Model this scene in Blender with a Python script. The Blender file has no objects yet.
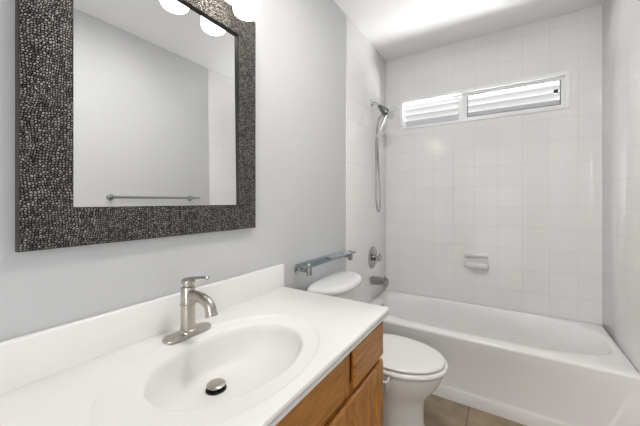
import bpy, bmesh, math, random
from mathutils import Vector, Matrix
random.seed(7)
PI = math.pi
SC = bpy.context.scene
COL = SC.collection

# ------------------------------------------------------------------ camera, world, lights, exposure
EYE = 1.200                       # eye height; heights below are often written relative to it
CAMX = 0.9253
cam_d = bpy.data.cameras.new('camera')
cam_d.sensor_width = 36.0
cam_d.lens = 294.26 / 640 * 36.0
cam_d.shift_y = -(213 - 201.38) / 640.0
cam_d.clip_start = 0.02
cam = bpy.data.objects.new('camera', cam_d)
COL.objects.link(cam)
cam.location = (CAMX, 0, EYE)
cam.rotation_euler = (PI / 2, 0, 0.56052)
SC.camera = cam

world = bpy.data.worlds.new('world')
SC.world = world
world.use_nodes = True
bgn = world.node_tree.nodes['Background']
bgn.inputs[0].default_value = (0.93, 0.96, 1.0, 1)
bgn.inputs[1].default_value = 0.7

def area_light(name, loc, rot, sx, sy, power, colour):
    d = bpy.data.lights.new(name, 'AREA')
    d.shape = 'RECTANGLE'; d.size = sx; d.size_y = sy
    d.energy = power; d.color = colour
    o = bpy.data.objects.new(name, d); COL.objects.link(o)
    o.location = loc; o.rotation_euler = rot
    return o
# added fill lights beyond the open doorway behind the camera, one to either side
def aimed(name, loc, target, sx, sy, power, colour):
    o = area_light(name, loc, (0, 0, 0), sx, sy, power, colour)
    o.rotation_euler = (Vector(target) - Vector(loc)).to_track_quat('-Z', 'Y').to_euler()
aimed('next_room_fill', (2.15, -3.5, 1.65), (0.9, 1.0, 1.2), 1.2, 1.7, 20.0, (1.0, 0.99, 0.98))
aimed('next_room_fill', (-0.70, -3.5, 1.65), (0.8, 1.0, 1.2), 1.2, 1.7, 64.0, (1.0, 0.99, 0.98))
# added lamp outside, standing in for daylight: rises between the tilted louvres to the ceiling
aimed('outdoor_fill', (0.72, 4.05, 0.45), (0.72, 2.65, 1.97), 3.4, 3.2, 820.0, (1.0, 0.995, 0.985))
VANITY_GLOW = 2.4                 # emission of the vanity lamp shades
CEILING_FILL_GLOW = 31.0          # emission of the added ceiling fill disc
WINDOW_GLOW = 0.18                 # daylight in the frosted louvres
SC.view_settings.view_transform = 'Standard'
SC.view_settings.look = 'None'
SC.view_settings.gamma = 1.0
SC.view_settings.use_curve_mapping = False
SC.view_settings.exposure = 1.2

# ------------------------------------------------------------------ room sizes
YB = 2.60          # back (window) wall
XR = 1.465         # right wall
CEIL = EYE + 1.285
YT = 1.811         # where the tile begins on the side walls
YREAR = -0.80
T = 0.1545         # tile pitch

# ------------------------------------------------------------------ materials
def new_mat(name):
    m = bpy.data.materials.new(name); m.use_nodes = True
    nt = m.node_tree
    return m, nt, nt.nodes['Principled BSDF']

def simple(name, col, rough=0.5, metal=0.0, bump=None, spec=0.5, var=0.03, vscale=6.0, coat=0.0):
    m, nt, b = new_mat(name)
    b.inputs['Roughness'].default_value = rough
    b.inputs['Metallic'].default_value = metal
    b.inputs['Specular IOR Level'].default_value = spec
    b.inputs['Coat Weight'].default_value = coat
    b.inputs['Coat Roughness'].default_value = 0.05
    tc = nt.nodes.new('ShaderNodeTexCoord')
    n = nt.nodes.new('ShaderNodeTexNoise'); n.inputs['Scale'].default_value = vscale
    n.inputs['Detail'].default_value = 3
    nt.links.new(tc.outputs['Object'], n.inputs['Vector'])
    r = nt.nodes.new('ShaderNodeValToRGB')
    r.color_ramp.elements[0].position = 0.3; r.color_ramp.elements[1].position = 0.7
    r.color_ramp.elements[0].color = (*[c * (1 - var) for c in col], 1)
    r.color_ramp.elements[1].color = (*[min(1, c * (1 + var)) for c in col], 1)
    nt.links.new(n.outputs['Fac'], r.inputs['Fac'])
    nt.links.new(r.outputs['Color'], b.inputs['Base Color'])
    if bump:
        s, st, dist = bump
        n2 = nt.nodes.new('ShaderNodeTexNoise'); n2.inputs['Scale'].default_value = s
        n2.inputs['Detail'].default_value = 4
        nt.links.new(tc.outputs['Object'], n2.inputs['Vector'])
        bp = nt.nodes.new('ShaderNodeBump'); bp.inputs['Strength'].default_value = st
        bp.inputs['Distance'].default_value = dist
        nt.links.new(n2.outputs['Fac'], bp.inputs['Height'])
        nt.links.new(bp.outputs['Normal'], b.inputs['Normal'])
    return m

def math_node(nt, op, a, b=None):
    n = nt.nodes.new('ShaderNodeMath'); n.operation = op
    for i, v in enumerate((a, b)):
        if v is None: continue
        if isinstance(v, (int, float)): n.inputs[i].default_value = v
        else: nt.links.new(v, n.inputs[i])
    return n.outputs[0]

def tile_mat(name, axis, off_h, off_v, pitch, base, grout, mortar=0.0022, rough=0.09, bumpd=0.0012, mix2=None, wob=0.12):
    """square ceramic tiles laid on world axes (axis: 'x','y' for walls against z, 'f' for the floor)"""
    m, nt, b = new_mat(name)
    g = nt.nodes.new('ShaderNodeNewGeometry')
    sp = nt.nodes.new('ShaderNodeSeparateXYZ'); nt.links.new(g.outputs['Position'], sp.inputs[0])
    cb = nt.nodes.new('ShaderNodeCombineXYZ')
    hsrc, vsrc = {'x': ('X', 'Z'), 'y': ('Y', 'Z'), 'f': ('X', 'Y')}[axis]
    h = math_node(nt, 'SUBTRACT', sp.outputs[hsrc], off_h - 40 * pitch)
    v = math_node(nt, 'SUBTRACT', sp.outputs[vsrc], off_v - 40 * pitch)
    nt.links.new(h, cb.inputs[0]); nt.links.new(v, cb.inputs[1])
    br = nt.nodes.new('ShaderNodeTexBrick')
    br.offset = 0.0; br.squash = 1.0
    br.inputs['Scale'].default_value = 1.0
    br.inputs['Mortar Size'].default_value = mortar / 2
    br.inputs['Mortar Smooth'].default_value = 0.25
    br.inputs['Brick Width'].default_value = pitch
    br.inputs['Row Height'].default_value = pitch
    br.inputs['Color1'].default_value = (*base, 1)
    br.inputs['Color2'].default_value = (*(mix2 or [c * 0.975 for c in base]), 1)
    br.inputs['Mortar'].default_value = (*grout, 1)
    nt.links.new(cb.outputs[0], br.inputs['Vector'])
    colour = br.outputs['Color']
    if mix2:
        n = nt.nodes.new('ShaderNodeTexNoise'); n.inputs['Scale'].default_value = 9; n.inputs['Detail'].default_value = 6
        n.inputs['Roughness'].default_value = 0.65
        nt.links.new(g.outputs['Position'], n.inputs['Vector'])
        rp = nt.nodes.new('ShaderNodeValToRGB')
        rp.color_ramp.elements[0].color = (0.72, 0.70, 0.68, 1); rp.color_ramp.elements[0].position = 0.3
        rp.color_ramp.elements[1].color = (1.1, 1.1, 1.1, 1); rp.color_ramp.elements[1].position = 0.7
        nt.links.new(n.outputs['Fac'], rp.inputs['Fac'])
        mx = nt.nodes.new('ShaderNodeMix'); mx.data_type = 'RGBA'; mx.blend_type = 'MULTIPLY'
        mx.inputs['Factor'].default_value = 1.0
        nt.links.new(colour, mx.inputs['A']); nt.links.new(rp.outputs['Color'], mx.inputs['B'])
        colour = mx.outputs['Result']
    nt.links.new(colour, b.inputs['Base Color'])
    b.inputs['Roughness'].default_value = rough
    # grout sits lower, the glaze is gently uneven
    n3 = nt.nodes.new('ShaderNodeTexNoise'); n3.inputs['Scale'].default_value = 14; n3.inputs['Detail'].default_value = 1
    nt.links.new(g.outputs['Position'], n3.inputs['Vector'])
    hgt = math_node(nt, 'SUBTRACT', math_node(nt, 'MULTIPLY', n3.outputs['Fac'], wob), br.outputs['Fac'])
    bp = nt.nodes.new('ShaderNodeBump'); bp.inputs['Strength'].default_value = 0.6
    bp.inputs['Distance'].default_value = bumpd
    nt.links.new(hgt, bp.inputs['Height'])
    nt.links.new(bp.outputs['Normal'], b.inputs['Normal'])
    return m

def wood_mat(name, stretch):
    """honey oak; stretch = scale per axis, small along the grain"""
    m, nt, b = new_mat(name)
    tc = nt.nodes.new('ShaderNodeTexCoord')
    mp = nt.nodes.new('ShaderNodeMapping'); mp.inputs['Scale'].default_value = stretch
    nt.links.new(tc.outputs['Object'], mp.inputs['Vector'])
    n1 = nt.nodes.new('ShaderNodeTexNoise'); n1.inputs['Scale'].default_value = 1.0; n1.inputs['Detail'].default_value = 5
    n1.inputs['Roughness'].default_value = 0.6; n1.inputs['Distortion'].default_value = 0.8
    nt.links.new(mp.outputs[0], n1.inputs['Vector'])
    r = nt.nodes.new('ShaderNodeValToRGB'); cr = r.color_ramp
    cr.elements[0].position = 0.30; cr.elements[0].color = (0.31, 0.115, 0.022, 1)
    cr.elements[1].position = 0.68; cr.elements[1].color = (0.62, 0.285, 0.068, 1)
    e = cr.elements.new(0.5); e.color = (0.50, 0.215, 0.046, 1)
    nt.links.new(n1.outputs['Fac'], r.inputs['Fac'])
    # fine pores
    mp2 = nt.nodes.new('ShaderNodeMapping'); mp2.inputs['Scale'].default_value = [s * 9 if s > 10 else s * 2.5 for s in stretch]
    nt.links.new(tc.outputs['Object'], mp2.inputs['Vector'])
    n2 = nt.nodes.new('ShaderNodeTexNoise'); n2.inputs['Scale'].default_value = 1.0; n2.inputs['Detail'].default_value = 2
    nt.links.new(mp2.outputs[0], n2.inputs['Vector'])
    r2 = nt.nodes.new('ShaderNodeValToRGB')
    r2.color_ramp.elements[0].position = 0.33; r2.color_ramp.elements[0].color = (0.62, 0.55, 0.5, 1)
    r2.color_ramp.elements[1].position = 0.5; r2.color_ramp.elements[1].color = (1, 1, 1, 1)
    nt.links.new(n2.outputs['Fac'], r2.inputs['Fac'])
    mx = nt.nodes.new('ShaderNodeMix'); mx.data_type = 'RGBA'; mx.blend_type = 'MULTIPLY'; mx.inputs['Factor'].default_value = 0.8
    nt.links.new(r.outputs['Color'], mx.inputs['A']); nt.links.new(r2.outputs['Color'], mx.inputs['B'])
    nt.links.new(mx.outputs['Result'], b.inputs['Base Color'])
    b.inputs['Roughness'].default_value = 0.38
    return m

def pebble_mat(name):
    """hammered pewter frame: shiny worn beads over a dark patina"""
    m, nt, b = new_mat(name)
    tc = nt.nodes.new('ShaderNodeTexCoord')
    warp = nt.nodes.new('ShaderNodeTexNoise'); warp.inputs['Scale'].default_value = 7; warp.inputs['Detail'].default_value = 1
    nt.links.new(tc.outputs['Object'], warp.inputs['Vector'])
    mw = nt.nodes.new('ShaderNodeVectorMath'); mw.operation = 'MULTIPLY_ADD'
    nt.links.new(warp.outputs['Color'], mw.inputs[0]); mw.inputs[1].default_value = (0, 0.05, 0.05)
    nt.links.new(tc.outputs['Object'], mw.inputs[2])
    v = nt.nodes.new('ShaderNodeTexVoronoi'); v.feature = 'DISTANCE_TO_EDGE'; v.inputs['Scale'].default_value = 175
    v.inputs['Randomness'].default_value = 0.75
    v.voronoi_dimensions = '2D'
    sp = nt.nodes.new('ShaderNodeSeparateXYZ'); nt.links.new(mw.outputs[0], sp.inputs[0])
    cb = nt.nodes.new('ShaderNodeCombineXYZ'); nt.links.new(sp.outputs['Y'], cb.inputs[0]); nt.links.new(sp.outputs['Z'], cb.inputs[1])
    nt.links.new(cb.outputs[0], v.inputs['Vector'])
    mr = nt.nodes.new('ShaderNodeMapRange'); mr.interpolation_type = 'SMOOTHSTEP'
    mr.inputs['From Min'].default_value = 0.03; mr.inputs['From Max'].default_value = 0.30
    nt.links.new(v.outputs['Distance'], mr.inputs['Value'])
    r = nt.nodes.new('ShaderNodeValToRGB')
    r.color_ramp.elements[0].position = 0.25; r.color_ramp.elements[0].color = (0.010, 0.009, 0.008, 1)
    r.color_ramp.elements[1].position = 0.95; r.color_ramp.elements[1].color = (0.30, 0.285, 0.265, 1)
    nt.links.new(mr.outputs[0], r.inputs['Fac'])
    v2 = nt.nodes.new('ShaderNodeTexVoronoi'); v2.feature = 'F1'; v2.voronoi_dimensions = '2D'
    v2.inputs['Scale'].default_value = 175; v2.inputs['Randomness'].default_value = 0.75
    nt.links.new(cb.outputs[0], v2.inputs['Vector'])
    bead_tone = nt.nodes.new('ShaderNodeSeparateColor'); nt.links.new(v2.outputs['Color'], bead_tone.inputs[0])  # random tone per bead gives the frame its speckle
    wr = nt.nodes.new('ShaderNodeMapRange'); wr.inputs['To Min'].default_value = 0.3; wr.inputs['To Max'].default_value = 1.55
    nt.links.new(bead_tone.outputs[0], wr.inputs['Value'])
    mul = nt.nodes.new('ShaderNodeVectorMath'); mul.operation = 'SCALE'
    nt.links.new(r.outputs['Color'], mul.inputs[0]); nt.links.new(wr.outputs[0], mul.inputs['Scale'])
    nt.links.new(mul.outputs[0], b.inputs['Base Color'])
    b.inputs['Metallic'].default_value = 0.75
    b.inputs['Roughness'].default_value = 0.42
    bp = nt.nodes.new('ShaderNodeBump'); bp.inputs['Strength'].default_value = 1.0; bp.inputs['Distance'].default_value = 0.0022
    nt.links.new(mr.outputs[0], bp.inputs['Height']); nt.links.new(bp.outputs['Normal'], b.inputs['Normal'])
    return m

def glow_mat(name, col, strength, rough=0.3, base=1.0):
    m, nt, b = new_mat(name)
    b.inputs['Base Color'].default_value = (*[c * base for c in col], 1)
    b.inputs['Roughness'].default_value = rough
    b.inputs['Emission Color'].default_value = (*col, 1)
    b.inputs['Emission Strength'].default_value = strength
    return m

M = {}
M['paint'] = simple('grey white wall paint', (0.59, 0.595, 0.60), 0.6, bump=(220, 0.12, 0.0006), var=0.008, vscale=2)
M['ceiling'] = simple('white ceiling paint', (0.90, 0.90, 0.90), 0.8, bump=(180, 0.15, 0.001), var=0.01)
tilec, groutc = (0.86, 0.852, 0.84), (0.72, 0.71, 0.695)
ZPH = EYE - 0.0377
M['tile_back'] = tile_mat('white glazed tile back', 'x', 0.108, ZPH, T, tilec, groutc)
M['tile_side'] = tile_mat('white glazed tile side', 'y', YB, ZPH, T, tilec, groutc)
M['floor'] = tile_mat('tan ceramic floor tile', 'f', 0.75, 1.60, 0.33, (0.37, 0.285, 0.185), (0.16, 0.125, 0.085), mortar=0.006, rough=0.4, mix2=(0.33, 0.255, 0.165))
M['marble'] = simple('white cultured marble', (0.88, 0.865, 0.845), 0.28, var=0.008, vscale=3, spec=0.35)
M['porcelain'] = simple('white porcelain', (0.86, 0.855, 0.845), 0.08, var=0.005)
M['seat_plastic'] = simple('white seat plastic', (0.86, 0.85, 0.835), 0.2, var=0.005)
M['tub'] = simple('white enamel', (0.90, 0.89, 0.875), 0.16, var=0.008)
M['nickel'] = simple('brushed nickel', (0.53, 0.495, 0.45), 0.29, 1.0, var=0.06, vscale=60)
M['chrome'] = simple('polished chrome', (0.72, 0.73, 0.74), 0.10, 1.0, var=0.02)
M['bath_chrome'] = simple('darkened chrome', (0.42, 0.415, 0.41), 0.16, 1.0, var=0.05, vscale=30)  # chrome with the dark reflections put into its base colour
M['holder'] = simple('dark chrome joint', (0.22, 0.22, 0.225), 0.22, 1.0, var=0.04)
M['satin'] = simple('satin chrome', (0.78, 0.79, 0.81), 0.4, 1.0, var=0.02)
M['steel'] = simple('satin steel', (0.42, 0.42, 0.43), 0.28, 1.0, var=0.03)
M['black'] = simple('black drain gap', (0.012, 0.012, 0.012), 0.5, var=0.02)
M['rubber'] = simple('dark plastic', (0.03, 0.03, 0.032), 0.4, var=0.02)
M['oak_h'] = wood_mat('honey oak grain level', (34, 5, 34))
M['oak_v'] = wood_mat('honey oak grain upright', (34, 34, 5))
M['pebble'] = pebble_mat('pebbled pewter')
M['frame_edge'] = simple('dark pewter edge', (0.05, 0.048, 0.044), 0.45, 0.6, var=0.05, vscale=40)
M['lip'] = simple('blackened inner lip', (0.015, 0.014, 0.013), 0.5, var=0.02)
M['white_frame'] = simple('white window paint', (0.94, 0.94, 0.94), 0.35, var=0.005)
M['alu'] = simple('grey aluminium', (0.20, 0.20, 0.21), 0.5, 0.3, var=0.02)
M['shade'] = glow_mat('frosted lamp glass', (1.0, 0.94, 0.86), VANITY_GLOW)
M['fill_disc'] = glow_mat('ceiling fill disc', (1.0, 0.98, 0.95), CEILING_FILL_GLOW)
M['louvre'] = glow_mat('frosted daylight louvre', (0.80, 0.81, 0.82), WINDOW_GLOW, 0.45, 0.21)
def mirror_material():
    m, nt, b = new_mat('silvered mirror')
    b.inputs['Base Color'].default_value = (0.87, 0.875, 0.875, 1)
    b.inputs['Metallic'].default_value = 1.0
    b.inputs['Roughness'].default_value = 0.0
    return m
M['mirror'] = mirror_material()
def glass_material():
    """clear plate glass: tinted see-through plus a Fresnel mirror on top"""
    m, nt, b = new_mat('clear plate glass')
    tr = nt.nodes.new('ShaderNodeBsdfTransparent'); tr.inputs[0].default_value = (0.945, 0.965, 0.97, 1)
    gl = nt.nodes.new('ShaderNodeBsdfGlossy'); gl.inputs['Roughness'].default_value = 0.02
    gl.inputs['Color'].default_value = (0.9, 0.95, 0.97, 1)
    fr = nt.nodes.new('ShaderNodeFresnel'); fr.inputs['IOR'].default_value = 1.45
    mx = nt.nodes.new('ShaderNodeMixShader')
    nt.links.new(fr.outputs[0], mx.inputs[0]); nt.links.new(tr.outputs[0], mx.inputs[1]); nt.links.new(gl.outputs[0], mx.inputs[2])
    nt.links.new(mx.outputs[0], nt.nodes['Material Output'].inputs['Surface'])
    return m
M['glass_edge'] = simple('green glass edge', (0.22, 0.29, 0.29), 0.1, var=0.03)
M['glass'] = glass_material()

# ------------------------------------------------------------------ mesh helpers
def obj(name, bm, mat, parent=None, smooth=40, kind=None):
    me = bpy.data.meshes.new(name)
    bmesh.ops.recalc_face_normals(bm, faces=bm.faces)
    bm.to_mesh(me); bm.free()
    if smooth:
        for p in me.polygons: p.use_smooth = True
        me.set_sharp_from_angle(angle=math.radians(smooth))
    for mm in (mat if isinstance(mat, (list, tuple)) else [mat]): me.materials.append(mm)
    o = bpy.data.objects.new(name, me); COL.objects.link(o)
    if parent:
        o.parent = parent
        o.matrix_parent_inverse = Matrix.Translation(-parent.location)
    if kind: o['kind'] = kind
    return o

def thing(name, label, cat, loc, group=None):
    o = bpy.data.objects.new(name, None); COL.objects.link(o)
    o.empty_display_size = 0.05
    o.location = loc
    o['label'] = label; o['category'] = cat
    if group: o['group'] = group
    return o

def tag(o, label, cat, group=None):
    o['label'] = label; o['category'] = cat
    if group: o['group'] = group
    return o

def box(bm, lo, hi, bevel=0.0, seg=2):
    b2 = bmesh.new()
    bmesh.ops.create_cube(b2, size=1)
    for v in b2.verts:
        v.co = Vector([lo[i] + (v.co[i] + 0.5) * (hi[i] - lo[i]) for i in range(3)])
    if bevel:
        bmesh.ops.bevel(b2, geom=b2.edges[:], offset=bevel, segments=seg, profile=0.5, affect='EDGES')
    tmp = bpy.data.meshes.new('tmp'); b2.to_mesh(tmp); b2.free()
    bm.from_mesh(tmp); bpy.data.meshes.remove(tmp)
    return bm

def B(lo, hi, bevel=0.0, seg=2):
    return box(bmesh.new(), lo, hi, bevel, seg)

def loft(bm, rings, cap0=True, cap1=True, closed=True):
    vs = [[bm.verts.new(p) for p in r] for r in rings]
    n = len(vs[0])
    for a, b in zip(vs[:-1], vs[1:]):
        for i in range(n if closed else n - 1):
            j = (i + 1) % n
            bm.faces.new((a[i], a[j], b[j], b[i]))
    if cap0: bm.faces.new(vs[0][::-1])
    if cap1: bm.faces.new(vs[-1])
    return bm

def frame_of(d):
    d = Vector(d).normalized()
    up = Vector((0, 0, 1)) if abs(d.z) < 0.9 else Vector((1, 0, 0))
    a = d.cross(up).normalized(); b = d.cross(a).normalized()
    return d, a, b

def lathe(bm, origin, axis, prof, seg=32, cap0=True, cap1=True):
    """prof: (radius, distance along axis)"""
    d, a, b = frame_of(axis); o = Vector(origin)
    rings = [[o + d * h + (a * math.cos(2 * PI * k / seg) + b * math.sin(2 * PI * k / seg)) * max(r, 1e-5) for k in range(seg)] for r, h in prof]
    return loft(bm, rings, cap0, cap1)

def tube(bm, pts, rad, seg=14, cap=True):
    pts = [Vector(p) for p in pts]
    n = len(pts)
    if not isinstance(rad, (list, tuple)): rad = [rad] * n
    rings = []; pa = None
    for i, p in enumerate(pts):
        t = (pts[min(i + 1, n - 1)] - pts[max(i - 1, 0)]).normalized()
        if pa is None: _, a, _ = frame_of(t)
        else: a = (pa - t * pa.dot(t)).normalized()
        b = t.cross(a); pa = a
        rings.append([p + (a * math.cos(2 * PI * k / seg) + b * math.sin(2 * PI * k / seg)) * rad[i] for k in range(seg)])
    return loft(bm, rings, cap, cap)

def spline(ctrl, n=8):
    P = [Vector(c) for c in ctrl]; P = [P[0] * 2 - P[1]] + P + [P[-1] * 2 - P[-2]]
    out = []
    for i in range(1, len(P) - 2):
        for k in range(n):
            t = k / n
            a, b, c, d = P[i - 1], P[i], P[i + 1], P[i + 2]
            out.append(0.5 * ((2 * b) + (c - a) * t + (2 * a - 5 * b + 4 * c - d) * t * t + (3 * b - a - 3 * c + d) * t ** 3))
    out.append(P[-2])
    return out

def superell(cx, cy, ax, ay, z, n=2.0, seg=72, axm=None):
    """closed outline; ax on +x side, axm on -x side"""
    r = []
    for k in range(seg):
        t = 2 * PI * k / seg
        c, s = math.cos(t), math.sin(t)
        A = ax if c >= 0 else (axm if axm is not None else ax)
        r.append(Vector((cx + A * math.copysign(abs(c) ** (2 / n), c), cy + ay * math.copysign(abs(s) ** (2 / n), s), z)))
    return r

# ------------------------------------------------------------------ the setting
def struct(name, bm, mat, smooth=0):
    o = obj(name, bm, mat, None, smooth); o['kind'] = 'structure'; return o
W = 0.10
struct('floor', B((-W, YREAR - 0.4, -0.1), (XR + W, YB + W, 0)), M['floor'])
struct('ceiling', B((-W, YREAR - 0.1, CEIL), (XR + W, YB + W, CEIL + 0.1)), M['ceiling'])
struct('wall_left', B((-W, YREAR, 0), (0, YT, CEIL)), M['paint'])
struct('wall_left_alcove', B((-W, YT, 0), (0.006, YB, CEIL), 0.003), M['tile_side'], 40)
struct('wall_right', B((XR, YREAR, 0), (XR + W, YT, CEIL)), M['paint'])
struct('wall_right_alcove', B((XR - 0.002, YT, 0), (XR + W, YB, CEIL), 0.0015), M['tile_side'], 40)
# back wall with the window opening
WX0, WX1, WZ0, WZ1 = 0.135, 1.302, EYE + 0.634, EYE + 0.892
bm = bmesh.new()
xs = [-W, WX0, WX1, XR + W]; zs = [0, WZ0, WZ1, CEIL]
for y in (YB, YB + W):
    g = [[bm.verts.new((x, y, z)) for x in xs] for z in zs]
    for i in range(3):
        for j in range(3):
            if i == 1 and j == 1: continue
            bm.faces.new((g[i][j], g[i][j + 1], g[i + 1][j + 1], g[i + 1][j]))
    if y == YB: g0 = g
for (i, j), (k, l) in (((1, 1), (1, 2)), ((1, 2), (2, 2)), ((2, 2), (2, 1)), ((2, 1), (1, 1))):
    bm.faces.new((g0[i][j], g0[k][l], g[k][l], g[i][j]))
struct('wall_back', bm, M['tile_back'])
# rear wall with open doorway behind the camera
DX0, DX1, DZ = 0.36, 1.20, 2.06
bm = bmesh.new()
box(bm, (-W, YREAR - 0.1, 0), (DX0, YREAR, CEIL)); box(bm, (DX1, YREAR - 0.1, 0), (XR + W, YREAR, CEIL)); box(bm, (DX0, YREAR - 0.1, DZ), (DX1, YREAR, CEIL))
struct('wall_rear', bm, M['paint'])
bm = bmesh.new()
box(bm, (DX0 - 0.06, YREAR, 0), (DX0, YREAR + 0.015, DZ + 0.06), 0.003); box(bm, (DX1, YREAR, 0), (DX1 + 0.06, YREAR + 0.015, DZ + 0.06), 0.003)
box(bm, (DX0, YREAR, DZ), (DX1, YREAR + 0.015, DZ + 0.06), 0.003)
struct('trim_1', bm, M['white_frame'])

# ------------------------------------------------------------------ window
FW = 0.026
bm = bmesh.new()
for lo, hi in (((WX0, WZ1 - FW), (WX1, WZ1)), ((WX0, WZ0), (WX1, WZ0 + FW * .7)), ((WX0, WZ0 + FW * .7), (WX0 + FW, WZ1 - FW)), ((WX1 - FW, WZ0 + FW * .7), (WX1, WZ1 - FW))):
    box(bm, (lo[0], YB - 0.008, lo[1]), (hi[0], YB + 0.098, hi[1]), 0.002)
win = obj('window_1', bm, M['white_frame'], None, 30, 'structure')
ix0, ix1, iz0, iz1 = WX0 + FW, WX1 - FW, WZ0 + FW * .7, WZ1 - FW
MXC = 0.634
obj('mullion', B((MXC - 0.016, YB + 0.020, iz0), (MXC + 0.016, YB + 0.07, iz1), 0.003), M['white_frame'], win, 30)
def rect_frame(x0, x1, z0, z1, w, y0, y1, bev=0.0015):
    bm = bmesh.new()
    box(bm, (x0, y0, z0), (x1, y1, z0 + w), bev); box(bm, (x0, y0, z1 - w), (x1, y1, z1), bev)
    box(bm, (x0, y0, z0 + w), (x0 + w, y1, z1 - w), bev); box(bm, (x1 - w, y0, z0 + w), (x1, y1, z1 - w), bev)
    return bm
obj('fixed_sash', rect_frame(ix0, MXC - 0.016, iz0, iz1, 0.012, YB + 0.035, YB + 0.068), M['white_frame'], win, 30)
sash = obj('sliding_sash', rect_frame(MXC + 0.016, ix1, iz0, iz1, 0.022, YB + 0.018, YB + 0.062), M['white_frame'], win, 30)
obj('screen_frame', rect_frame(MXC + 0.036, ix1 - 0.020, iz0 + 0.020, iz1 - 0.020, 0.0055, YB + 0.0165, YB + 0.040, 0.001), M['alu'], sash, 30)
obj('latch', B((ix1 - 0.060, YB + 0.008, iz0 + 0.10), (ix1 - 0.036, YB + 0.03, iz0 + 0.128), 0.002), M['rubber'], sash, 30)
def louvres(x0, x1, n, yb):
    zz0, zz1 = iz0 + 0.004, iz1 - 0.004
    h = (zz1 - zz0) / n
    for k in range(n):
        b = bmesh.new()
        z0 = zz0 + k * h + 0.001; z1 = z0 + h * 1.0          # inner edge high, outer edge low
        pr = [(yb, z1), (yb + 0.003, z1 + 0.004), (yb + 0.053, z0 + 0.003), (yb + 0.050, z0)]
        loft(b, [[Vector((x, y, z)) for y, z in pr] for x in (x0, x1)])
        obj('louvre_slat', b, M['louvre'], win, 30)
louvres(ix0 + 0.010, MXC - 0.024, 4, YB + 0.030)
louvres(MXC + 0.030, ix1 - 0.014, 4, YB + 0.032)

# ------------------------------------------------------------------ vanity cabinet
CT = EYE - 0.410                 # counter top height
CABX = 0.512                     # face frame
VY0, VY1 = -0.10, 1.112
cab = thing('vanity_cabinet', 'honey oak vanity cabinet under the white countertop', 'cabinet', (0.25, 0.5, 0))
bm = bmesh.new()
zt = CT - 0.030
box(bm, (0.004, VY0 + 0.01, 0.10), (CABX - 0.018, VY0 + 0.028, zt)); box(bm, (0.004, 1.082, 0.10), (CABX - 0.018, 1.100, zt))
box(bm, (0.004, VY0 + 0.028, 0.10), (CABX - 0.018, 1.082, 0.118)); box(bm, (0.004, VY0 + 0.028, 0.118), (0.012, 1.082, zt))
box(bm, (0.03, VY0 + 0.02, 0.0), (0.44, 1.09, 0.10))
obj('body', bm, M['oak_v'], cab, 30)
bm = bmesh.new()
x0, x1 = CABX - 0.018, CABX
for y0, y1 in ((VY0 + 0.01, VY0 + 0.05), (0.79, 0.835), (1.06, 1.100)): obj('face_stile', B((x0, y0, 0.10), (x1, y1, zt), 0.001), M['oak_v'], cab, 30)
for y0, y1 in ((VY0 + 0.05, 0.79), (0.835, 1.06)):
    for z0, z1 in ((zt - 0.035, zt), (EYE - 0.625, EYE - 0.575), (0.10, 0.15)): obj('face_rail', B((x0, y0, z0), (x1, y1, z1), 0.001), M['oak_h'], cab, 30)
def slab(y0, y1, z0, z1, t=0.019):
    b = bmesh.new()      # panel with a moulded lip around its front
    prof = [(0.007, 0.0), (0.007, t * 0.4), (0, t * 0.42), (0, t * 0.62), (0.006, t), (0.010, t)]
    rings = [[Vector((CABX + d, y, z)) for y, z in ((y0 + i, z0 + i), (y1 - i, z0 + i), (y1 - i, z1 - i), (y0 + i, z1 - i))] for i, d in prof]
    return loft(b, rings)
obj('false_front', slab(0.06, 0.783, EYE - 0.590, EYE - 0.456, 0.010), M['oak_h'], cab, 20)
obj('drawer_front', slab(0.838, 1.088, EYE - 0.588, EYE - 0.456), M['oak_h'], cab, 20)
def door(y0, y1, z0, z1):
    b = bmesh.new(); t = 0.019; s = 0.058
    prof = [(0.007, 0.0), (0.007, t * 0.4), (0, t * 0.42), (0, t * 0.62), (0.006, t), (s, t), (s + 0.006, t - 0.009), (s + 0.012, t - 0.009), (s + 0.03, t - 0.003), (s + 0.04, t - 0.003)]
    rings = [[Vector((CABX + d, y, z)) for y, z in ((y0 + i, z0 + i), (y1 - i, z0 + i), (y1 - i, z1 - i), (y0 + i, z1 - i))] for i, d in prof]
    loft(b, rings)
    return b
obj('door', door(0.585, 1.088, 0.13, EYE - 0.606), M['oak_v'], cab, 20)
obj('door', door(0.06, 0.575, 0.13, EYE - 0.606), M['oak_v'], cab, 20)

# ------------------------------------------------------------------ vanity top with integral basin
top = thing('marble_countertop', 'white cultured marble vanity top with integral oval basin', 'countertop', (0.27, 0.56, CT))
CX0, CX1 = 0.004, 0.548
BX, BY = 0.305, 0.553            # basin centre
SEG = 96
RX0, RX1, RY0, RY1 = CX0, CX1, VY0, VY1
def rect_pts():
    """SEG points on the rectangle seen from the basin centre, each corner included"""
    ang = [2 * PI * k / SEG for k in range(SEG)]
    for cx, cy in ((RX0, RY0), (RX1, RY0), (RX1, RY1), (RX0, RY1)):
        a = math.atan2(cy - BY, cx - BX) % (2 * PI)
        i = min(range(SEG), key=lambda k: abs((ang[k] - a + PI) % (2 * PI) - PI)); ang[i] = a
    ang.sort()
    pts = []
    for a in ang:
        c, s = math.cos(a), math.sin(a)
        tx = ((RX1 if c > 0 else RX0) - BX) / c if abs(c) > 1e-9 else 1e9
        ty = ((RY1 if s > 0 else RY0) - BY) / s if abs(s) > 1e-9 else 1e9
        t = min(tx, ty); pts.append((BX + c * t, BY + s * t))
    return ang, pts
ANG, RPT = rect_pts()
def inset_rect(d, z):
    """rectangle ring pulled in by d"""
    r = []
    for x, y in RPT:
        r.append(Vector((min(max(x, RX0 + d), RX1 - d), min(max(y, RY0 + d), RY1 - d), z)))
    return r
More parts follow.
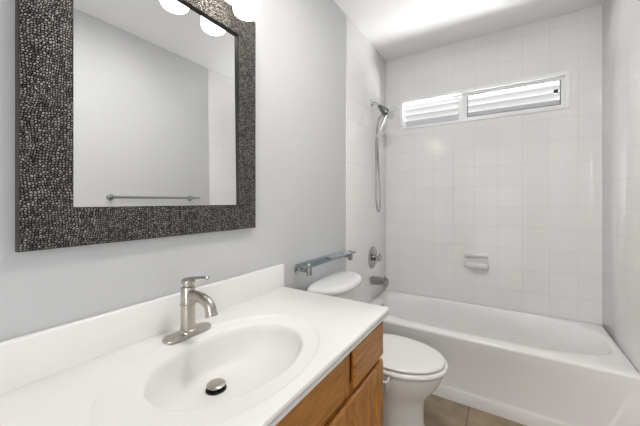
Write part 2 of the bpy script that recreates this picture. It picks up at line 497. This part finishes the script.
def ell(ax, ay, z, cx=BX, cy=BY, axm=None):
    r = []
    for a in ANG:
        # same polar angle sequence, elliptical
        t = math.atan2(math.sin(a) / ay, math.cos(a) / ax)
        A = ax if math.cos(t) >= 0 else (axm or ax)
        r.append(Vector((cx + A * math.cos(t), cy + ay * math.sin(t), z)))
    return r
OAX, OAY, RCY = 0.208, 0.302, 0.537
rings = [inset_rect(0.012, CT - 0.030), inset_rect(0.004, CT - 0.030), inset_rect(0.002, CT - 0.028), inset_rect(0.002, CT - 0.019), inset_rect(0.010, CT - 0.0165),
         inset_rect(0.010, CT - 0.0125), inset_rect(0.0, CT - 0.010), inset_rect(0.0, CT - 0.006), inset_rect(0.002, CT - 0.002), inset_rect(0.006, CT),
         ell(OAX + 0.012, OAY + 0.012, CT, BX, RCY), ell(OAX + 0.004, OAY + 0.004, CT, BX, RCY)]
obj('slab', loft(bmesh.new(), rings, False, False), M['marble'], top, 35)
DRX, DRY, DRZ = 0.225, 0.556, CT - 0.128
rings = [ell(OAX + 0.004, OAY + 0.004, CT, BX, RCY), ell(OAX, OAY, CT - 0.0005, BX, RCY), ell(OAX - 0.003, OAY - 0.003, CT - 0.0035, BX, RCY), ell(OAX - 0.007, OAY - 0.007, CT - 0.005, BX, RCY)]
IAX, IAY = 0.160, 0.223
rings += [ell(IAX + 0.010, IAY + 0.010, CT - 0.006), ell(IAX + 0.002, IAY + 0.002, CT - 0.0075), ell(IAX - 0.002, IAY - 0.002, CT - 0.011)]
DEP = DRZ - CT
for k in range(1, 13):
    f = k / 12
    s = math.cos(f * PI / 2) ** 0.70          # outline scale
    z = -0.011 + (DEP + 0.011) * (math.sin(f * PI / 2) ** 0.9)
    cx = BX + (DRX - BX) * f ** 1.3; cy = BY + (DRY - BY) * f
    rr = 0.026
    rings.append(ell(rr + (IAX - 0.002 - rr) * s, rr + (IAY - 0.002 - rr) * s, CT + z, cx, cy))
obj('basin', loft(bmesh.new(), rings, False, False), M['marble'], top, 60)
obj('backsplash', B((0.002, VY0, CT - 0.002), (0.022, VY1 + 0.003, EYE - 0.303), 0.004, 3), M['marble'], top, 40)

# basin drain
dr = thing('basin_drain', 'round nickel pop-up drain stopper in the white basin', 'drain', (DRX, DRY, DRZ))
obj('flange', lathe(bmesh.new(), (DRX, DRY, DRZ + 0.001), (0, 0, 1), [(0.0285, -0.003), (0.0285, 0.0015), (0.026, 0.0025), (0.0235, 0.001), (0.0225, -0.012), (0.0, -0.012)], 40, False), M['black'], dr)
obj('stem', lathe(bmesh.new(), (DRX, DRY, DRZ - 0.008), (0, 0, 1), [(0.014, 0), (0.014, 0.02)], 24), M['rubber'], dr)
obj('stopper', lathe(bmesh.new(), (DRX, DRY, DRZ + 0.012), (0, 0, 1), [(0.010, -0.002), (0.024, -0.001), (0.0265, 0.001), (0.0265, 0.003), (0.024, 0.0055), (0.012, 0.0075), (0.0, 0.008)], 40), M['nickel'], dr)

# ------------------------------------------------------------------ faucet
FX, FY = 0.090, 0.558
fa = thing('faucet', 'brushed nickel single-handle faucet on the vanity top', 'faucet', (FX, FY, CT))
def stadium(cx, cy, hl, r, z, seg=16):
    p = []
    for k in range(seg + 1):
        t = PI * k / seg; p.append(Vector((cx + r * math.cos(t), cy + hl - r + r * math.sin(t), z)))
    for k in range(seg + 1):
        t = PI + PI * k / seg; p.append(Vector((cx + r * math.cos(t), cy - hl + r + r * math.sin(t), z)))
    return p
obj('base_plate', loft(bmesh.new(), [stadium(FX, FY, 0.078, 0.027, CT + 0.0003), stadium(FX, FY, 0.078, 0.027, CT + 0.004), stadium(FX, FY, 0.0765, 0.0255, CT + 0.006)]), M['nickel'], fa)
z = CT + 0.006
obj('body', lathe(bmesh.new(), (FX, FY, z), (0, 0, 1), [(0.026, 0), (0.026, 0.004), (0.0235, 0.007), (0.0213, 0.009), (0.0213, 0.082), (0.0236, 0.083), (0.0236, 0.087), (0.0213, 0.088), (0.0213, 0.138), (0.020, 0.140), (0.016, 0.141)], 40), M['nickel'], fa)
sp = spline([(FX + 0.010, FY, z + 0.117), (FX + 0.050, FY, z + 0.116), (FX + 0.085, FY, z + 0.110), (FX + 0.105, FY, z + 0.096), (FX + 0.113, FY, z + 0.070)], 8)
rad = [0.0150 + 0.001 * (k / (len(sp) - 1)) for k in range(len(sp))]
rad[-1] = 0.0185; rad[-2] = 0.018; rad[-3] = 0.0165
obj('spout', tube(bmesh.new(), sp, rad, 24), M['nickel'], fa)
hd = obj('handle', lathe(bmesh.new(), (FX, FY, z + 0.141), (0, 0, 1), [(0.0145, 0), (0.0145, 0.006), (0.0195, 0.008), (0.0205, 0.012), (0.0195, 0.019), (0.015, 0.0235), (0.0, 0.0255)], 40), M['nickel'], fa)
lv = spline([(FX - 0.010, FY + 0.0, z + 0.163), (FX + 0.02, FY + 0.004, z + 0.167), (FX + 0.05, FY + 0.010, z + 0.171), (FX + 0.080, FY + 0.015, z + 0.173)], 5)
bm = bmesh.new()
rings = []
for i, p in enumerate(lv):
    f = i / (len(lv) - 1); w = 0.0135 - 0.004 * f; h = 0.0045
    if i in (0, len(lv) - 1): w *= 0.6; h *= 0.6
    d = Vector((0.98, 0.19, 0)).normalized(); s = Vector((-d.y, d.x, 0))
    rings.append([p + s * (w * math.cos(2 * PI * k / 14)) + Vector((0, 0, 1)) * (h * math.sin(2 * PI * k / 14)) for k in range(14)])
obj('lever', loft(bm, rings), M['nickel'], hd, 60)

# ------------------------------------------------------------------ wall mirror
MY0, MY1, MZ0, MZ1 = 0.194, 0.921, EYE - 0.112, EYE + 0.765
FWM = 0.098
mir = thing('wall_mirror', 'large rectangular mirror in a wide pebbled pewter frame on the left wall', 'mirror', (0.0, 0.5585, MZ0))
def rrect(x, i, bulge=0):
    return [Vector((x, y, zz)) for y, zz in ((MY0 + i, MZ0 + i), (MY1 - i, MZ0 + i), (MY1 - i, MZ1 - i), (MY0 + i, MZ1 - i))]
obj('frame_edge', loft(bmesh.new(), [rrect(0.002, 0.0), rrect(0.021, 0.0), rrect(0.0235, 0.0025), rrect(0.014, 0.004), rrect(0.002, 0.003)], False, False), M['frame_edge'], mir, 20)
obj('frame', loft(bmesh.new(), [rrect(0.002, 0.004), rrect(0.023, 0.0025), rrect(0.025, 0.008), rrect(0.0255, 0.05), rrect(0.024, FWM - 0.002)], False, False), M['pebble'], mir, 20)
obj('inner_lip', loft(bmesh.new(), [rrect(0.0235, FWM - 0.0025), rrect(0.0245, FWM - 0.001), rrect(0.023, FWM), rrect(0.002, FWM + 0.001)], False, False), M['lip'], mir, 20)
# the glass sits a hair off parallel in its rebate
g = bmesh.new()
box(g, (-0.002, -0.274, -0.345), (0.002, 0.274, 0.345))
TILT_Z, TILT_Y = math.radians(0.2), math.radians(-0.5)
gl = obj('mirror_glass', g, M['mirror'], None, 0)
gl.parent = mir
gl.location = Vector((0.0135, 0.5585, (MZ0 + MZ1) / 2)) - mir.location
gl.rotation_euler = (0, TILT_Y, TILT_Z)

# ------------------------------------------------------------------ vanity light
SHZ = EYE + 0.699                 # bottom of the shades
LXX = 0.104
LY = [0.788 - 0.168 * k for k in range(2)]
vl = thing('vanity_light', 'vanity light bar with two frosted shades above the pewter mirror', 'wall light', (0.0, 0.704, SHZ + 0.17))
obj('back_bar', B((0.001, LY[-1] - 0.09, SHZ + 0.155), (0.024, LY[0] + 0.09, SHZ + 0.225), 0.006), M['nickel'], vl)
for y in LY:
    arm = spline([(0.02, y, SHZ + 0.19), (0.07, y, SHZ + 0.20), (LXX - 0.007, y, SHZ + 0.185), (LXX, y, SHZ + 0.155)], 6)
    obj('arm', tube(bmesh.new(), arm, 0.007, 12), M['nickel'], vl)
    obj('socket', lathe(bmesh.new(), (LXX, y, SHZ + 0.125), (0, 0, 1), [(0.030, 0), (0.030, 0.02), (0.016, 0.034), (0.0, 0.035)], 24), M['nickel'], vl)
    obj('lamp_shade', lathe(bmesh.new(), (LXX, y, SHZ), (0, 0, 1), [(0.0, 0.001), (0.034, 0.0), (0.043, 0.003), (0.047, 0.009), (0.049, 0.02), (0.049, 0.075), (0.045, 0.11), (0.030, 0.126)], 36), M['shade'], vl)

# added glowing disc on the ceiling, out of view, to brighten surfaces from above
LX, LYY = 0.70, 0.93
cl = thing('ceiling_fill', 'added round fill light disc, out of view, flush on the bathroom ceiling', 'fill light', (LX, LYY, CEIL))
obj('rim', lathe(bmesh.new(), (LX, LYY, CEIL), (0, 0, -1), [(0.15, 0.0), (0.15, 0.022), (0.140, 0.026), (0.137, 0.020)], 48, True, False), M['white_frame'], cl)
obj('diffuser', lathe(bmesh.new(), (LX, LYY, CEIL - 0.018), (0, 0, -1), [(0.136, 0), (0.130, 0.008), (0.09, 0.014), (0.0, 0.016)], 48), M['fill_disc'], cl)

# ------------------------------------------------------------------ bathtub
TZ = EYE - 0.800
TX0, TX1, TY0, TY1 = 0.0065, XR - 0.0025, 1.910, YB - 0.001
tub = thing('bathtub', 'white enamel alcove bathtub under the window', 'bathtub', ((TX0 + TX1) / 2, (TY0 + TY1) / 2, 0))
SEG = 96
RX0, RX1, RY0, RY1 = TX0, TX1, TY0, TY1
BX, BY = 0.745, 2.274
ANG, RPT = rect_pts()
def sell(x0, x1, y0, y1, z, n):
    """superelliptic outline inside a box, right end rounder"""
    cx, cy = (x0 + x1) / 2, (y0 + y1) / 2
    r = []
    for a in ANG:
        c, s = math.cos(a), math.sin(a)
        ax, ay = (x1 - x0) / 2, (y1 - y0) / 2
        nn = n if c < 0 else n * 0.72
        nn = n + (n * 0.72 - n) * (0.5 + 0.5 * c)
        # polar superellipse in normalised space
        t = math.atan2(s / ay, c / ax); ct, st = math.cos(t), math.sin(t)
        rad = (abs(ct) ** nn + abs(st) ** nn) ** (-1 / nn)
        r.append(Vector((cx + ax * rad * ct, cy + ay * rad * st, z)))
    return r
IX0, IX1, IY0, IY1 = 0.085, 1.425, 2.000, 2.548
rings = [inset_rect(0.012, TZ - 0.018), inset_rect(0.0, TZ - 0.017), inset_rect(0.0, TZ - 0.012), inset_rect(0.004, TZ - 0.004), inset_rect(0.012, TZ)]
rings += [sell(IX0 - 0.012, IX1 + 0.012, IY0 - 0.012, IY1 + 0.012, TZ, 4.2), sell(IX0 - 0.004, IX1 + 0.004, IY0 - 0.004, IY1 + 0.004, TZ - 0.003, 4.2), sell(IX0, IX1, IY0, IY1, TZ - 0.012, 4.2)]
for f in (0.15, 0.35, 0.6, 0.8, 0.92, 0.98, 1.0):
    i = 0.05 * f + (0.07 if f > 0.9 else 0.02 if f > 0.7 else 0) * (f - 0.7) / 0.3
    e = 0.16 * f
    rings.append(sell(IX0 + i * 0.8, IX1 - i - e, IY0 + i, IY1 - i, TZ - 0.012 - 0.30 * (1 - (1 - f) ** 1.15), 3.6))
obj('shell', loft(bmesh.new(), rings, False, True), M['tub'], tub, 50)
# apron: shallow recessed panel whose right border slants, over a raised foot band
def apron_ring(x, rec):
    """outline from the rim down; rec = how deep the panel lies behind the face"""
    p = [(TY0 + 0.030, TZ - 0.0165), (TY0 + 0.001, TZ - 0.0165), (TY0 + 0.002, TZ - 0.05), (TY0 + 0.004 + rec * 0.3, TZ - 0.075), (TY0 + 0.008 + rec, 0.20),
         (TY0 + 0.010 + rec, 0.085), (TY0 + 0.012 + rec * 0.4, 0.070), (TY0 + 0.012, 0.060), (TY0 + 0.012, 0.0), (TY0 + 0.05, 0.0)]
    return [Vector((x(zz) if callable(x) else x, y, zz)) for y, zz in p]
bord = lambda d: (lambda zz: min(TX1 - 0.002, 1.335 + d + max(0.0, zz - 0.06) * 0.39))
bm = bmesh.new()
loft(bm, [apron_ring(TX0, 0.010), apron_ring(lambda zz: bord(-0.02)(zz) - 0.4, 0.010), apron_ring(bord(-0.014), 0.010), apron_ring(bord(0.0), 0.0), apron_ring(TX1, 0.0)])
obj('apron', bm, M['tub'], tub, 25)
obj('overflow_plate', lathe(bmesh.new(), (0.093, 2.262, TZ - 0.055), (1, 0, -0.1), [(0.036, 0), (0.036, 0.006), (0.030, 0.010), (0.0, 0.011)], 32), M['chrome'], tub)

# ------------------------------------------------------------------ tub spout, valve, shower
WXL = 0.006
PY = 2.262                       # plumbing line of the tub
zz = EYE - 0.641
ts = thing('tub_spout', 'chrome bathtub spout on the left tiled wall', 'tap', (WXL, PY, zz))
def rsq(x, zc, hw, hh, n=4.0, seg=32):
    return [Vector((x, PY + hw * math.copysign(abs(math.cos(t)) ** (2 / n), math.cos(t)), zc + hh * math.copysign(abs(math.sin(t)) ** (2 / n), math.sin(t)))) for t in [2 * PI * k / seg for k in range(seg)]]
obj('spout_body', loft(bmesh.new(), [rsq(WXL + 0.0003, zz, 0.029, 0.030), rsq(WXL + 0.004, zz, 0.031, 0.032), rsq(WXL + 0.06, zz, 0.030, 0.031), rsq(WXL + 0.105, zz, 0.029, 0.029), rsq(WXL + 0.130, zz - 0.001, 0.027, 0.027), rsq(WXL + 0.137, zz - 0.006, 0.018, 0.017)]), M['bath_chrome'], ts, 50)
obj('outlet', lathe(bmesh.new(), (WXL + 0.115, PY, zz - 0.014), (0, 0, -1), [(0.019, 0), (0.019, 0.024), (0.018, 0.027), (0.016, 0.027), (0.015, 0.016), (0.0, 0.016)], 28), M['bath_chrome'], ts)
obj('diverter_knob', lathe(bmesh.new(), (WXL + 0.112, PY, zz + 0.024), (0, 0, 1), [(0.004, 0), (0.004, 0.012), (0.008, 0.014), (0.008, 0.02), (0, 0.021)], 16), M['bath_chrome'], ts)
obj('set_screw', lathe(bmesh.new(), (WXL + 0.080, PY - 0.0265, zz - 0.002), (0, -1, 0), [(0.005, 0), (0.005, 0.0015), (0.0, 0.0015)], 18), M['rubber'], ts)

zz = EYE - 0.46
va = thing('shower_valve', 'round chrome shower valve above the tub spout', 'tap', (WXL, PY + 0.01, zz))
VYY = PY + 0.012
obj('escutcheon', lathe(bmesh.new(), (WXL, VYY, zz), (1, 0, 0), [(0.090, 0), (0.090, 0.004), (0.083, 0.009), (0.060, 0.012), (0.034, 0.017), (0.032, 0.020)], 48), M['bath_chrome'], va)
kn = obj('knob', lathe(bmesh.new(), (WXL + 0.018, VYY, zz), (1, 0, 0), [(0.024, 0), (0.024, 0.016), (0.019, 0.020), (0.019, 0.028), (0.027, 0.032), (0.029, 0.043), (0.025, 0.054), (0.0, 0.056)], 32), M['bath_chrome'], va)
obj('lever', tube(bmesh.new(), [(WXL + 0.062, VYY, zz + 0.01), (WXL + 0.066, VYY - 0.004, zz + 0.026), (WXL + 0.068, VYY - 0.006, zz + 0.040)], [0.009, 0.008, 0.007], 12), M['bath_chrome'], kn)

SY, SZ = PY, EYE + 0.800
sh = thing('shower_set', 'chrome hand shower with a long hose on the left tiled wall', 'shower', (WXL, SY, SZ))
e = lambda x, z, dy=0.0: (x, SY + dy, EYE + z)
obj('escutcheon', lathe(bmesh.new(), (WXL, SY, SZ), (1, 0, 0), [(0.034, 0), (0.034, 0.003), (0.026, 0.010), (0.013, 0.014)], 28), M['chrome'], sh)
p = spline([e(WXL + 0.01, 0.800), e(0.030, 0.796), e(0.048, 0.787), e(0.078, 0.760)], 6)
obj('shower_arm', tube(bmesh.new(), p, 0.011, 14), M['chrome'], sh)
obj('holder', tube(bmesh.new(), [e(0.066, 0.770), e(0.078, 0.759), e(0.095, 0.742), e(0.115, 0.720), e(0.132, 0.696)], [0.013, 0.018, 0.026, 0.031, 0.024], 20), M['holder'], sh)
hs = spline([e(0.053, 0.520, -0.004), e(0.078, 0.568, -0.004), e(0.105, 0.622, -0.004), e(0.132, 0.675, -0.003), e(0.150, 0.695, 0)], 6)
hp = obj('hand_shower', tube(bmesh.new(), hs, [0.0105 + 0.006 * (k / (len(hs) - 1)) for k in range(len(hs))], 16), M['chrome'], sh)
hd_ = Vector((0.80, -0.12, -0.58)).normalized()
o_ = Vector(e(0.168, 0.703))
obj('spray_head', lathe(bmesh.new(), o_, hd_, [(0.012, -0.022), (0.030, -0.014), (0.045, 0.0), (0.052, 0.014), (0.052, 0.022), (0.046, 0.025), (0.0, 0.026)], 36), M['chrome'], hp)
hose = spline([e(0.054, 0.524, -0.004), e(0.047, 0.500, -0.006), e(0.046, 0.40, -0.008), e(0.047, 0.20, -0.010), e(0.047, 0.04, -0.010), e(0.052, -0.050, -0.006), e(0.062, -0.078, 0.0), e(0.073, -0.055, 0.005),
               e(0.073, 0.05, 0.006), e(0.063, 0.22, 0.010), e(0.051, 0.40, 0.012), e(0.045, 0.52, 0.014), e(0.047, 0.60, 0.014), e(0.058, 0.655, 0.012), e(0.078, 0.683, 0.006), e(0.102, 0.700, 0.0)], 8)
obj('hose', tube(bmesh.new(), hose, 0.0078, 12), M['bath_chrome'], sh, 80)

# ------------------------------------------------------------------ soap dish on the back wall
sx0, sx1, sz0, sz1 = 0.655, 0.823, EYE - 0.512, EYE - 0.392
sd = thing('soap_dish', 'white ceramic soap dish set in the back wall tiles', 'soap dish', ((sx0 + sx1) / 2, YB, sz0))
yw = YB - 0.0015
obj('back_plate', B((sx0, yw - 0.008, sz0 + 0.004), (sx1, yw, sz1), 0.004, 3), M['porcelain'], sd, 50)
obj('grip_bar', B((sx0 + 0.002, yw - 0.040, sz1 - 0.034), (sx1 - 0.002, yw - 0.006, sz1 - 0.004), 0.010, 4), M['porcelain'], sd, 50)
bm = bmesh.new()
out = lambda i, zq: [Vector((min(max(x, sx0 + 0.002 + i), sx1 - 0.002 - i), min(y, yw - 0.004), zq)) for x, y in
                     [((sx0 + sx1) / 2 + 0.084 * math.copysign(abs(math.cos(a)) ** 0.45, math.cos(a)), yw - 0.004 - (0.055 - i) * max(0, math.sin(a)) ** 0.45) for a in [2 * PI * k / 48 for k in range(48)]]]
loft(bm, [out(0.014, sz0), out(0.002, sz0 + 0.012), out(0.0, sz0 + 0.036), out(0.003, sz0 + 0.040), out(0.010, sz0 + 0.038), out(0.016, sz0 + 0.026)], True, True)
obj('tray', bm, M['porcelain'], sd, 50)

# ------------------------------------------------------------------ glass shelf above the toilet
gs = thing('glass_shelf', 'clear glass wall shelf on chrome brackets above the toilet tank', 'shelf', (0, 1.50, EYE - 0.335))
obj('shelf_glass', B((0.012, 1.215, EYE - 0.333), (0.106, 1.748, EYE - 0.325), 0.0012), [M['glass'], M['glass_edge']], gs, 30)
for p in bpy.data.objects['shelf_glass'].data.polygons:
    if abs(p.normal.z) < 0.5: p.material_index = 1
for y in (1.243, 1.715):
    br = obj('bracket', lathe(bmesh.new(), (0.0005, y, EYE - 0.356), (1, 0, 0), [(0.020, 0), (0.020, 0.010), (0.0095, 0.012), (0.0095, 0.078)], 24), M['bath_chrome'], gs)
    obj('clamp_post', lathe(bmesh.new(), (0.080, y, EYE - 0.379), (0, 0, 1), [(0.0, 0), (0.0125, 0.001), (0.0145, 0.003), (0.0145, 0.0458)], 24), M['bath_chrome'], br)
    obj('clamp_cap', lathe(bmesh.new(), (0.080, y, EYE - 0.3248), (0, 0, 1), [(0.0125, 0), (0.0125, 0.005), (0.010, 0.007), (0, 0.007)], 24), M['chrome'], br)

# ------------------------------------------------------------------ toilet
TCY = 1.475
to = thing('toilet', 'white two-piece toilet with closed lid between vanity and bathtub', 'toilet', (0.35, TCY, 0))
def egg(z, xb, xf, hw, xm=None, n=2.15):
    xm = xm if xm is not None else xb + (xf - xb) * 0.44
    return superell(xm, TCY, xf - xm, hw, z, n, 72, xm - xb)
RZ = 0.394
rings = [egg(0.0, 0.14, 0.612, 0.118, n=2.6), egg(0.015, 0.14, 0.612, 0.118, n=2.6), egg(0.03, 0.145, 0.602, 0.111, n=2.6), egg(0.12, 0.15, 0.592, 0.106, n=2.5), egg(0.20, 0.15, 0.592, 0.110, n=2.3),
         egg(0.245, 0.15, 0.602, 0.122), egg(0.285, 0.16, 0.628, 0.144), egg(0.32, 0.17, 0.655, 0.161), egg(0.35, 0.18, 0.670, 0.170), egg(0.375, 0.185, 0.679, 0.175), egg(RZ - 0.006, 0.188, 0.682, 0.176), egg(RZ, 0.194, 0.676, 0.170)]
obj('bowl', loft(bmesh.new(), rings), M['porcelain'], to, 50)
# tank deck behind the bowl
obj('tank_deck', B((0.03, TCY - 0.13, 0.27), (0.26, TCY + 0.13, 0.372), 0.02, 4), M['porcelain'], to, 50)
def seat_ring(z, g):
    return egg(z, 0.235 + g, 0.702 - g, 0.188 - g, n=2.1)
sz = RZ + 0.010
obj('seat', loft(bmesh.new(), [seat_ring(sz, 0.020), seat_ring(sz + 0.002, 0.005), seat_ring(sz + 0.009, 0.0), seat_ring(sz + 0.016, 0.001), seat_ring(sz + 0.021, 0.006), seat_ring(sz + 0.0225, 0.013)]), M['seat_plastic'], to, 60)
lz = sz + 0.0285
obj('lid', loft(bmesh.new(), [seat_ring(lz, 0.032), seat_ring(lz + 0.0015, 0.014), seat_ring(lz + 0.006, 0.013), seat_ring(lz + 0.010, 0.017), seat_ring(lz + 0.0125, 0.032), seat_ring(lz + 0.014, 0.075), seat_ring(lz + 0.0145, 0.13)]), M['seat_plastic'], to, 60)
for s in (-1, 1): obj('hinge', B((0.225, TCY + s * 0.075 - 0.02, RZ), (0.262, TCY + s * 0.075 + 0.02, RZ + 0.035), 0.006, 3), M['seat_plastic'], to, 50)
def tank(z, g, n=3.0, x1=0.205, hw=0.205):
    return superell(0.10, TCY, x1 - 0.10 - g, hw - g, z, n, 72, 0.085)
TK = EYE - 0.445
obj('tank', loft(bmesh.new(), [tank(0.374, 0.035), tank(0.38, 0.028), tank(0.45, 0.022), tank(0.60, 0.012), tank(TK - 0.042, 0.008)]), M['porcelain'], to, 50)
def lid(z, g): return superell(0.085, TCY + 0.003, 0.142 - g, 0.238 - g, z, 2.25, 72, 0.072 - min(g, 0.02))
obj('tank_lid', loft(bmesh.new(), [lid(TK - 0.0415, 0.012), lid(TK - 0.036, 0.003), lid(TK - 0.022, 0.0), lid(TK - 0.010, 0.004), lid(TK - 0.003, 0.014), lid(TK, 0.035)]), M['porcelain'], to, 60)
obj('flush_lever', tube(bmesh.new(), [(0.170, TCY - 0.12, 0.66), (0.212, TCY - 0.12, 0.66), (0.219, TCY - 0.10, 0.658), (0.221, TCY - 0.055, 0.652)], [0.010, 0.009, 0.007, 0.006], 12), M['chrome'], to)

# ------------------------------------------------------------------ paper holder on the side of the vanity
PZ = EYE - 0.757
ph = thing('paper_holder', 'empty square chrome paper holder on the side of the oak vanity', 'paper holder', (0.47, 1.0995, PZ))
obj('wall_plate', B((0.438, 1.0995, PZ - 0.025), (0.490, 1.1085, PZ + 0.025), 0.002), M['satin'], ph, 30)
obj('arm', B((0.462, 1.1085, PZ - 0.009), (0.482, 1.186, PZ + 0.009), 0.003), M['satin'], ph, 30)
obj('roll_bar', B((0.482, 1.170, PZ - 0.008), (0.512, 1.186, PZ + 0.008), 0.003), M['satin'], ph, 30)
obj('end_plate', B((0.512, 1.150, PZ - 0.022), (0.518, 1.202, PZ + 0.022), 0.002), M['satin'], ph, 30)

# ------------------------------------------------------------------ towel bar on the right wall (seen in the mirror)
tb = thing('towel_bar', 'satin steel towel bar on the right wall reflected in the mirror', 'towel bar', (XR, 1.30, EYE + 0.03))
TBZ, TBX = EYE + 0.054, XR - 0.06
for y in (0.98, 1.60):
    po = obj('post', lathe(bmesh.new(), (XR - 0.0005, y, TBZ), (-1, 0, 0), [(0.024, 0), (0.024, 0.008), (0.010, 0.012), (0.010, 0.052)], 24), M['steel'], tb)
obj('bar', tube(bmesh.new(), [(TBX, 0.965, TBZ), (TBX, 1.66, TBZ)], 0.0095, 16), M['steel'], tb)
